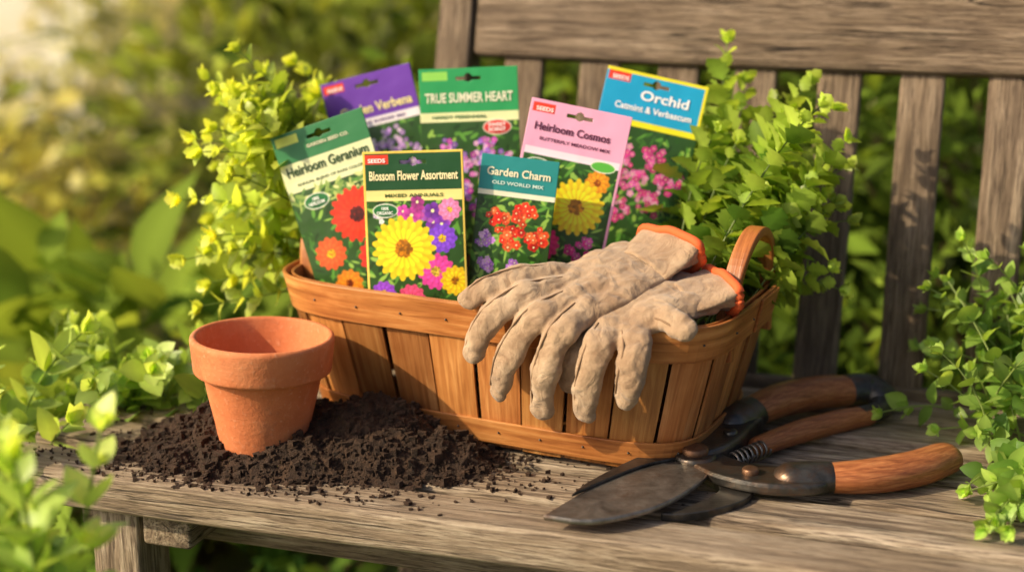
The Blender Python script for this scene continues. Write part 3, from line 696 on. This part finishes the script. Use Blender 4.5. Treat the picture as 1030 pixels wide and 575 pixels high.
mb=MB(); th=np.linspace(0,2*np.pi*7,160); A0=np.array([.180,1.232,.012])-[OX,OY,OZ-.008]; A1=np.array([.210,1.262,.012])-[OX,OY,OZ-.008]
tt=(th/th[-1])[:,None]; dd=nrm(A1-A0); s1=np.cross(dd,[0,0,1]); P=A0*(1-tt)+A1*tt+s1*(.0065*np.cos(th))[:,None]+np.array([0,0,1])*(.0065*np.sin(th))[:,None]
tube(mb,P,.0011,6); mb.build('coil_spring',[M_steel],sh)
# ---------------------------------------------------------------- plants
def wb(lx,ly,lz):
    v=MBK@Vector((lx,ly,lz)); return (v.x,v.y,v.z)
st=[]
for k in range(30):
    b=wb(rng.uniform(-.185,-.165),rng.uniform(.01,.08),.10)
    x=rng.uniform(-.285,-.232); z=.10+.19*rng.random()**.8
    st.append((b,(x,1.41+rng.uniform(-.05,.10),SEAT+z)))
for k in range(20):
    st.append((wb(rng.uniform(-.18,-.13),.075,.10),(rng.uniform(-.27,-.15),rng.uniform(1.48,1.56),SEAT+rng.uniform(.18,.29))))
for x,y,z in ((-.248,1.44,.315),(-.228,1.47,.290),(-.265,1.43,.280),(-.205,1.50,.295),(-.285,1.41,.240),(-.295,1.38,.19),(-.290,1.36,.14),(-.275,1.35,.10)):
    st.append((wb(-.17,0.05,.10),(x,y,SEAT+z)))
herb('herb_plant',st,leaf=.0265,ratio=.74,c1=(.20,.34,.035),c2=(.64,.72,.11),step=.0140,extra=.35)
st=[]
for k in range(36):
    b=wb(rng.uniform(.12,.18),rng.uniform(.0,.08),.10)
    x=rng.uniform(.178,.290); z=.10+.18*rng.random()**.8
    st.append((b,(x,1.36+rng.uniform(-.04,.12),SEAT+z)))
for k in range(18):
    st.append((wb(rng.uniform(.08,.14),.07,.10),(rng.uniform(.13,.24),rng.uniform(1.44,1.50),SEAT+rng.uniform(.12,.25))))
for x,y,z in ((.198,1.46,.320),(.215,1.45,.285),(.265,1.41,.290),(.283,1.39,.270),(.235,1.42,.270),(.293,1.37,.22),(.296,1.36,.175),(.275,1.33,.14),(.22,1.30,.13)):
    st.append((wb(.15,.05,.10),(x,y,SEAT+z)))
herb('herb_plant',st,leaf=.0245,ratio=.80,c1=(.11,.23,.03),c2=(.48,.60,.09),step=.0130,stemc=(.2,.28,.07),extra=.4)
st=[]
for k in range(26):
    b=(rng.uniform(.40,.54),rng.uniform(1.22,1.33),SEAT+.005); d=rng.uniform(0,6.28); r=rng.uniform(.03,.11)
    st.append((b,(b[0]+r*math.cos(d)-.015,b[1]+r*math.sin(d)*.8,SEAT+rng.uniform(.01,.13))))
for k in range(22):
    b=(rng.uniform(.42,.50),rng.uniform(1.30,1.40),SEAT+.005); st.append((b,(rng.uniform(.35,.50),rng.uniform(1.30,1.40),SEAT+rng.uniform(.04,.16))))
for k in range(14):
    b=(rng.uniform(.40,.46),rng.uniform(1.16,1.22),SEAT+.01); st.append((b,(rng.uniform(.33,.44),rng.uniform(1.06,1.17),SEAT+.012)))
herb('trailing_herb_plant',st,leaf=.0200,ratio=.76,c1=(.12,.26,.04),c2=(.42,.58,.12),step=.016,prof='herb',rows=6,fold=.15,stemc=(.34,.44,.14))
st=[]
for k in range(16):
    b=(rng.uniform(-.40,-.29),rng.uniform(1.33,1.42),SEAT-.02); st.append((b,(b[0]+rng.normal(0,.03),b[1]-.02+rng.normal(0,.03),SEAT+rng.uniform(.02,.065))))
herb('bedding_plant',st,leaf=.028,ratio=.72,c1=(.16,.30,.05),c2=(.50,.64,.16),step=.014,prof='herb',rows=6,fold=.15)
st=[]
for k in range(20):
    b=(rng.uniform(-.56,-.42),rng.uniform(1.28,1.45),SEAT-.15); st.append((b,(b[0]+rng.normal(0,.05),b[1]+rng.normal(0,.05),SEAT+rng.uniform(-.02,.10))))
herb('bedding_plant',st,leaf=.034,ratio=.7,c1=(.16,.30,.05),c2=(.54,.66,.16),step=.018,prof='herb',rows=6,fold=.15)
st=[]
for k in range(38):
    b=(rng.uniform(-.40,-.28),rng.uniform(.86,1.0),.1); st.append((b,(-.328+rng.normal(0,.032),.93+rng.normal(0,.035),SEAT+rng.uniform(-.10,.14))))
for k in range(18):
    b=(rng.uniform(-.25,-.05),rng.uniform(.95,1.02),.1); st.append((b,(b[0]+rng.normal(0,.03),1.0+rng.normal(0,.02),SEAT-rng.uniform(.06,.2))))
herb('leafy_plant',st,leaf=.042,ratio=.62,c1=(.12,.25,.05),c2=(.54,.68,.18),step=.03,prof='herb',rows=6,fold=.2,srad=.002,start=.3)
SHADE=(.022,.038,.008)  # near-black green paints background shade into the leaf colours
S=shrub
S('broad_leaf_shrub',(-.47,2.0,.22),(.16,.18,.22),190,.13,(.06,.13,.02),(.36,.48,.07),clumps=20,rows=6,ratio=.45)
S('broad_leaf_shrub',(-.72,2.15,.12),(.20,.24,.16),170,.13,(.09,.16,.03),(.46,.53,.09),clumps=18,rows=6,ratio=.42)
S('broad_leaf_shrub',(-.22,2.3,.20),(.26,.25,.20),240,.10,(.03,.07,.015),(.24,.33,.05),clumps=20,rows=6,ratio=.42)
S('leafy_shrub',(.15,2.1,.42),(.45,.25,.42),2200,.05,SHADE,(.17,.27,.035),clumps=60)
S('leafy_shrub',(.75,2.0,.42),(.42,.25,.45),2200,.05,SHADE,(.22,.33,.045),clumps=60)
S('leafy_shrub',(1.25,1.8,.35),(.35,.3,.40),1400,.055,SHADE,(.25,.36,.05),clumps=40)
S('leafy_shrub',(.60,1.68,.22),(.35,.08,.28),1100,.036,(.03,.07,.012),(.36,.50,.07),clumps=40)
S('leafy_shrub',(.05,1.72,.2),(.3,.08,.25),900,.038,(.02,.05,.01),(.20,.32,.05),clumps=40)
S('leafy_shrub',(-.25,2.9,.35),(.55,.35,.4),1800,.07,SHADE,(.34,.41,.06),clumps=50)
S('leafy_shrub',(.55,3.0,.6),(.7,.4,.65),2200,.07,SHADE,(.13,.21,.03),clumps=60)  # right-hand leaves coloured darker to stand for shade
S('leafy_shrub',(1.5,2.9,.6),(.7,.4,.7),2200,.07,SHADE,(.13,.21,.03),clumps=60)
S('leafy_shrub',(-1.15,3.4,.20),(.5,.4,.22),1400,.08,(.08,.11,.015),(.70,.66,.12),clumps=40)  # golden leaf colours on the left carry painted sun glow
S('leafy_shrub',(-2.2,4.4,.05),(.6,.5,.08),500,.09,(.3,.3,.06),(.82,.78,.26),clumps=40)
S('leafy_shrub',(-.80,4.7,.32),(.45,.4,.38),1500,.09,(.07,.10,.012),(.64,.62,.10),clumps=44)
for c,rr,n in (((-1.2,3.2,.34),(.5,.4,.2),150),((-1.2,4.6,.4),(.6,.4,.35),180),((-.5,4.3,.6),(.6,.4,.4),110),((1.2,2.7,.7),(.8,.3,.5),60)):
    S('bokeh_shrub',c,rr,n,.05,(.80,.70,.26),(.88,.82,.44),clumps=24,rows=5,ratio=.95,prof='herb')  # pale blossoms added for bright out-of-focus highlights
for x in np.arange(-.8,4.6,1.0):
    glow_f=max(0,min(1,(-x+.3)/1.5))  # hedge leaves turn golden leftwards, sun glow put into their colour
    c2=(.16+.5*glow_f,.24+.38*glow_f,.035+.1*glow_f)
    S('hedge',(x,6.5+rng.uniform(-.3,.3),.8),(.75,.5,.95),1700,.15,(SHADE[0]+.08*glow_f,SHADE[1]+.07*glow_f,SHADE[2]),c2,clumps=50)
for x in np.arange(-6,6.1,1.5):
    glow_f=max(0,min(1,(-x-.3)/2.5))  # same leftward glow painted into the far hedge
    S('hedge',(x,9.5,1.2),(1.1,.6,1.5),1800,.25,(SHADE[0]+.12*glow_f,SHADE[1]+.10*glow_f,SHADE[2]),(.15+.6*glow_f,.23+.45*glow_f,.04+.15*glow_f),clumps=50)
print('DONE')
